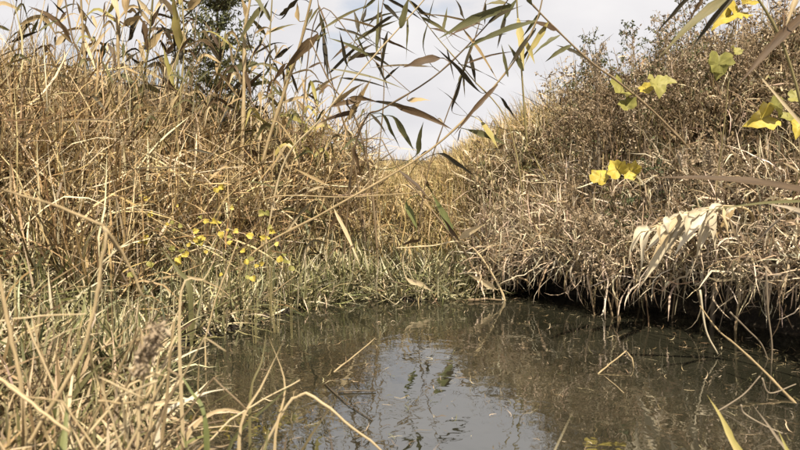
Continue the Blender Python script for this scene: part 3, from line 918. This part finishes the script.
# ---------------------------------------------------------------- yellow-leaved vines on the right bank
LOBES = [(0, .02), (.16, -.12), (.36, -.10), (.46, .06), (.44, .18), (.54, .36), (.42, .44), (.34, .50), (.28, .70), (.14, .80), (0, .98)]
ROUND = [(0, .05), (.2, -.05), (.42, .1), (.48, .35), (.36, .62), (.16, .8), (0, .86)]
def lobed_leaf(parent, origin, centre, size, mat, tilt=None, shape=LOBES):
    out = shape + [(-a, b_) for a, b_ in shape[-2:0:-1]]
    nrm = (Vector((0, -1, .5)) + Vector((random.uniform(-.7, .7), random.uniform(-.2, .2), random.uniform(-.4, .5)))).normalized()
    a = random.uniform(0, 6.28) if tilt is None else tilt
    ex = nrm.cross(Vector((0, 0, 1))).normalized(); ey = nrm.cross(ex)
    dx = ex * math.cos(a) + ey * math.sin(a); dy = ey * math.cos(a) - ex * math.sin(a)
    vs = [centre - origin - nrm * size * .06]
    droop = random.uniform(.2, .9); cup = random.uniform(.2, .95)
    m = len(out)
    for f in (.52, 1.0):
        for k, (p, q) in enumerate(out):
            u, v = p * f * size * random.uniform(.93, 1.07), (q - .35) * f * size * random.uniform(.93, 1.07)
            hgt = cup * abs(p) * f - droop * max(0, (q - .35) * f) ** 2 * 1.6 + random.uniform(-.06, .06) - (.06 if k % 3 == 0 else 0)
            vs.append(centre + dx * u + dy * v + nrm * size * hgt - origin)
    fs = [(0, i, i % m + 1) for i in range(1, m + 1)]
    fs += [(i, m + i, m + i % m + 1, i % m + 1) for i in range(1, m + 1)]
    return mesh_obj('leaf', vs, fs, mat, parent)

def vine(label, root_px, pts, y0, leaves, group='yellow-leaved vines in the dead weeds'):
    p0 = P(root_px[0], root_px[1], y0)
    base = Vector((p0.x, p0.y + .3, gz(p0.x, p0.y + .3) - .02))
    t = thing('yellow_leaf_vine', label, 'vine', base, group)
    path = [base] + [P(x, y, y0) for x, y in pts]
    sp = catmull(path, 18)
    tube('stem', sp, .0035, .0015, M['stemolive'], t, base, sides=5)
    for lx, ly, s, m in leaves:
        c = P(lx, ly, y0 - random.uniform(.02, .08))
        near = min(sp, key=lambda q: (q - c).length)
        tube('leaf_stalk', catmull([near, near.lerp(c, .5) + Vector((0, 0, .01)), c], 4), .0014, .001, M['stemolive'], t, base, sides=4)
        lobed_leaf(t, base, c, px_to_m(s, y0), M[m])
vine('vine with three yellow leaves drooping just above the straw fringe', (640, 215), [(640, 195), (628, 172), (608, 166), (600, 172)], 3.6,
     [(601, 177, 19, 'yellow'), (617, 169, 20, 'yellow'), (631, 171, 19, 'yellow')])
vine('vine with large greenish yellow leaves amid the upper dead weeds', (640, 150), [(645, 120), (650, 95), (635, 88), (622, 92)], 3.75,
     [(621, 92, 27, 'lime'), (626, 104, 18, 'lime'), (658, 84, 22, 'lime'), (668, 82, 14, 'lime'), (646, 88, 16, 'yellow')])
vine('vine with bright yellow leaves at the top right skyline', (735, 130), [(728, 90), (722, 60), (735, 25), (745, 5)], 3.2,
     [(727, 16, 26, 'yellow'), (738, 13, 24, 'yellow'), (748, 1, 20, 'yellow'), (719, 64, 24, 'lime'), (714, 72, 14, 'lime'), (735, 50, 12, 'lime')])
vine('vine with yellow-green leaves at the right frame edge', (800, 190), [(805, 150), (800, 120), (785, 108), (764, 112)], 3.0,
     [(762, 119, 27, 'yellow'), (776, 108, 20, 'lime'), (797, 97, 18, 'lime'), (799, 127, 18, 'yellow'), (788, 116, 14, 'lime')])

# ---------------------------------------------------------------- little yellow-leaved plants on the left bank
spots = [(265, 105), (280, 130), (270, 98), (360, 170), (352, 165), (395, 155), (435, 145), (525, 165), (640, 120), (790, 188), (260, 215), (235, 270), (255, 265), (410, 272),
         (430, 260), (465, 235), (495, 220), (510, 215), (580, 240), (600, 262), (650, 215), (655, 250), (680, 275), (560, 280), (510, 292), (530, 325), (550, 310),
         (450, 340), (780, 255), (760, 345), (750, 380), (655, 370), (390, 370), (330, 300), (180, 190), (610, 210), (540, 300), (700, 240), (720, 300), (590, 275)]
spots = [(a * K, 150 + b_ * K) for a, b_ in spots] + [(62, 214), (76, 236), (84, 190), (66, 200), (92, 197), (150, 214), (214, 222), (228, 230), (196, 240), (206, 252), (236, 248), (250, 236), (246, 262), (180, 226), (232, 208), (272, 232), (278, 244), (284, 255), (270, 228), (288, 262), (268, 238), (262, 214), (291, 268)]
cell = {}
for s in spots:
    cell.setdefault((int(s[0] // 26), int(s[1] // 26)), []).append(s)
for key, ss in sorted(cell.items()):
    cx = sum(s[0] for s in ss) / len(ss); cy = max(s[1] for s in ss) + 12
    y0 = 2.95 + .8 * max(0, min(1, (290 - cy) / 100))
    p = P(cx, cy, y0)
    base = Vector((p.x, p.y + .05, gz(p.x, p.y + .05) - .02))
    t = thing('yellow_leaf_plant', 'small plant with bright yellow leaves scattered in the left bank grass', 'plant', base, 'small yellow-leaved plants on the left bank')
    for (lx, ly) in ss:
        c = P(lx, ly, y0 - .04)
        c.z = max(c.z, gz(c.x, c.y) + .05)
        tube('stem', catmull([base, base.lerp(c, .6) + Vector((0, .01, .03)), c], 6), .0022, .0012, M['stemolive'], t, base, sides=4)
        for j in range(random.randint(1, 2)):
            cc = c + Vector((random.uniform(-.03, .03), random.uniform(-.02, .01), random.uniform(-.025, .02))) * min(j, 1)
            lobed_leaf(t, base, cc, random.uniform(.016, .036), M[random.choice(['yellow', 'yellow', 'yellow', 'lime'])], shape=random.choice([ROUND, LOBES]))

# ---------------------------------------------------------------- stalks of the near left bank
def stalk(label, pts, y0, y1, wpx, mat='stemstraw', branches=(), name='dead_stalk', cat='dead stalk', root=True, group=None, rough=.08):
    m = len(pts)
    path = [P(x, y, y0 + (y1 - y0) * i / (m - 1)) for i, (x, y) in enumerate(pts)]
    if root:
        g = gz(path[0].x, path[0].y)
        if path[0].z > g: path = [Vector((path[0].x, path[0].y, g - .02))] + path
    base = path[0].copy()
    t = thing(name, label, cat, base, group)
    w = px_to_m(wpx, y0) * .5
    tube('stem', kinky(path, 4, w * .16), w * .8, w * .5, M[mat], t, base, bump=rough * 1.6)
    for br in branches:
        bp, bw, bm = br
        bpath = [P(x, y, y1 + (i * .03)) for i, (x, y) in enumerate(bp)]
        tube('branch', kinky(bpath, 4, px_to_m(bw, y1) * .08), px_to_m(bw, y1) * .4, px_to_m(bw, y1) * .22, M[bm], t, base, bump=rough * 1.6)
    return t, base
G_N = 'dead stalks of the near left bank'
stalk('forked dead stalk with long thin arm reaching to left edge', [(20, 455), (32, 438), (84, 350), (97, 300), (100, 270), (106, 240), (104, 226)], 1.35, 1.35, 6.5,
      branches=[([(104, 226), (60, 207), (4, 190)], 5, 'stemstraw'), ([(104, 228), (122, 250), (146, 302)], 4.5, 'stemstraw'), ([(104, 230), (112, 238), (118, 250)], 7, 'fuzz'), ([(97, 300), (88, 330), (92, 372)], 4, 'stemstraw')], group=G_N)
t, bs = stalk('dead stalk topped by a shrivelled brown seed head', [(138, 455), (138, 400), (146, 370), (152, 330)], 1.3, 1.3, 5.5,
              branches=[([(146, 398), (162, 368), (176, 336)], 4, 'stemstraw'), ([(98, 401), (120, 403), (145, 402)], 4, 'stemstraw'), ([(136, 365), (120, 400), (108, 418)], 4, 'stemstraw')], group=G_N)
vs, fs = [], []
for k in range(420):
    u = random.random()
    q = P(138 + 22 * u + random.gauss(0, 4.5), 372 - 46 * u + random.gauss(0, 5), 1.3) + Vector((0, random.gauss(0, .01), 0))
    l = Vector((random.gauss(0, 1), random.gauss(0, 1), random.gauss(0, 1))).normalized() * random.uniform(.006, .02)
    s = l.cross(Vector((random.gauss(0, 1), random.gauss(0, 1), random.gauss(0, 1)))).normalized() * random.uniform(.002, .005)
    i0 = len(vs)
    vs += [q - bs, q + l * .5 + s - bs, q + l - bs, q + l * .5 - s - bs]
    fs.append((i0, i0 + 1, i0 + 2, i0 + 3))
tag(mesh_obj('seed_head', vs, fs, M['fuzz'], t), kind='stuff')
stalk('thick pale dead stalk slanting up at the left frame edge', [(28, 455), (20, 378), (10, 330), (0, 285), (-6, 250)], 1.4, 1.4, 7, group=G_N)
stalk('pale stalk lying across the lower left corner', [(-12, 372), (10, 386), (40, 410), (70, 432)], 1.25, 1.2, 6, group=G_N)
stalk('dead stalk leaning right below the seed head', [(70, 455), (100, 420), (130, 385), (160, 372)], 1.35, 1.45, 4.5, group=G_N)
stalk('thin stalk stretched level at lower left edge', [(-8, 322), (40, 316), (86, 314)], 1.45, 1.45, 3, root=True, group=G_N)
stalk('thin bent stalk rising from bottom beside the water', [(196, 455), (230, 420), (262, 400), (300, 380)], 1.6, 1.75, 2.6, group=G_N)
stalk('slender straw stalk slanting from the left bank over grass', [(205, 340), (215, 300), (228, 268), (238, 240)], 2.6, 2.6, 2.6, group=G_N)

for k in range(16):
    px = random.uniform(-10, 190); y0 = random.uniform(1.2, 1.6)
    tx = px + random.uniform(-70, 80); ty = random.uniform(320, 410)
    bx, by = tx + random.uniform(-45, 45), ty + random.uniform(-25, 40)
    stalk('broken tan stalk among others in the lower left tangle', [(px, 465), ((px + tx) / 2, (465 + ty) / 2), (tx, ty), (bx, by)], y0, y0 + random.uniform(-.1, .2), random.uniform(2.5, 5),
          random.choice(['stemstraw', 'stemstraw', 'stembrown', 'straw']), group='broken stalks of the near left bank')

def blade_thing(label, pts, y0, wpx, mat, name='grass_blade', cat='grass blade', group=None, peak=.3):
    path = [P(x, y, y0 + .04 * i) for i, (x, y) in enumerate(pts)]
    g = max(gz(path[0].x, path[0].y), -.3)
    if path[0].z > g: path = [Vector((path[0].x, path[0].y, g - .01))] + path
    base = path[0].copy()
    o = strap(name, path, px_to_m(wpx, y0), M[mat], None, base, peak=peak, n=14, roll=random.uniform(-.3, .3))
    o.location = base
    return tag(o, label, cat, group)
blade_thing('yellow-green grass blade poking up at the lower right', [(742, 470), (732, 440), (720, 415), (707, 395)], 1.75, 9, 'ygreen', peak=.55)
blade_thing('dull straw blade poking up near the right bottom corner', [(800, 480), (775, 435), (752, 404)], 1.75, 7, 'grey')
blade_thing('short yellow blade tip at the right bottom edge', [(796, 470), (788, 452), (778, 430)], 1.7, 9, 'ygreen', peak=.6)
blade_thing('broad green blade upright at the bottom left', [(62, 470), (65, 430), (68, 392)], 1.25, 8, 'green', peak=.6)
blade_thing('dark green blade leaning left among the yellow-leaved plants', [(190, 290), (178, 270), (160, 246)], 2.9, 6, 'olive', peak=.4)
for i, (pts, w, m) in enumerate([([(205, 420), (190, 390), (172, 360)], 6, 'green'), ([(240, 430), (262, 385), (284, 340)], 3.5, 'straw'), ([(180, 300), (205, 278), (222, 240)], 4, 'straw'),
                                 ([(160, 420), (200, 395), (232, 388)], 5, 'pale'), ([(185, 440), (220, 410), (262, 420)], 5, 'straw'), ([(250, 400), (262, 360), (268, 318)], 3.5, 'olive'),
                                 ([(230, 445), (280, 395), (302, 372)], 4, 'olive'), ([(275, 440), (285, 385), (268, 335)], 3, 'straw'), ([(110, 430), (150, 405), (205, 402)], 5, 'straw'),
                                 ([(60, 420), (92, 372), (132, 345)], 5, 'olive'), ([(18, 430), (50, 370), (60, 330)], 4, 'straw')]):
    blade_thing('loose long grass blade arching among others at lower left', pts, 1.55 + .03 * i, w, m, group='loose blades of the near left bank')

# ---------------------------------------------------------------- sticks and straws in the water
def lying(label, pts, wpx, mat, zs, name='floating_straw', cat='straw', group=None):
    path = [G(x, y, zz) for (x, y), zz in zip(pts, zs)]
    base = path[0].copy()
    w = px_to_m(wpx, base.y) * .5
    o = tube(name, kinky(path, 3, w * .22), w * .85, w * .5, M[mat], None, base, bump=.16)
    o.location = base
    return tag(o, label, cat, group)
lying('straight pale straw slanting out of the water before sky reflection', [(334, 372), (355, 355), (375, 338)], 2.2, 'straw', [0, .02, .05])
lying('thick bent reed stem arching over the water at bottom centre', [(255, 462), (276, 425), (292, 398), (306, 393), (330, 408), (352, 427), (378, 447), (392, 462)], 4.4, 'straw',
      [.0, .10, .17, .185, .15, .10, .04, -.01], 'bent_stem', 'reed stem')
lying('short dark stick floating on the reflected sky', [(338, 392), (356, 391), (376, 391)], 2.6, 'wetstick', [.004, .005, .004], 'floating_stick', 'stick')
lying('thin dark twig lying across the reflected sky', [(325, 384), (345, 402), (372, 420)], 1.6, 'wetstick', [.003, .004, .003], 'floating_stick', 'stick')
lying('bent straw standing as an angle from the right water', [(598, 374), (610, 364), (626, 351), (632, 358), (634, 368)], 2.0, 'straw', [0, .02, .05, .035, 0])
lying('faint straw trailing below the bent angle straw', [(604, 376), (614, 384), (624, 393)], 1.2, 'straw', [.002, .003, .002])
lying('brown stick afloat at the far water edge', [(468, 300), (485, 299), (502, 300)], 3.5, 'stembrown', [.01, .012, .01], 'floating_stick', 'stick')
reed('fallen_reed', 'long pale stem slanting from the fringe to the right frame edge', [(810, 418), (788, 396), (764, 371), (736, 345), (718, 330), (700, 306)], 2.15, 2.75, (), 3.2, 'stemstraw', 'reed', taper=.5, root=False)
def twig(label, pts, depth, wpx, mat='grey', group='thin twigs by the right water'):
    path = [P(x, y, depth + .01 * i) for i, (x, y) in enumerate(pts)]
    base = path[0].copy()
    w = px_to_m(wpx, depth) * .5
    o = tube('twig', catmull(path, 6 * (len(path) - 1)), w, w * .6, M[mat], None, base, bump=.08)
    o.location = base
    return tag(o, label, 'twig', group)
twig('thin curved twig leaning onto the slanting pale stem', [(709, 416), (728, 405), (745, 393), (760, 376)], 2.15, 2)
twig('kinked twig beside the dull straw blade', [(741, 405), (745, 414), (770, 428), (800, 440)], 1.95, 2)
twig('hooked twig ending right of the slanting stem', [(762, 378), (770, 393), (796, 384)], 2.2, 1.8)
twig('thin strand dangling from the fringe into dark water', [(766, 270), (768, 310), (772, 345), (771, 370)], 2.65, 2.2)
twig('bowed strand hanging beneath the right overhang', [(730, 312), (748, 330), (762, 345), (771, 369)], 2.7, 1.8)
twig('short strand dangling below the bleached leaves', [(700, 290), (706, 330), (718, 354)], 2.75, 2.2, 'pale')
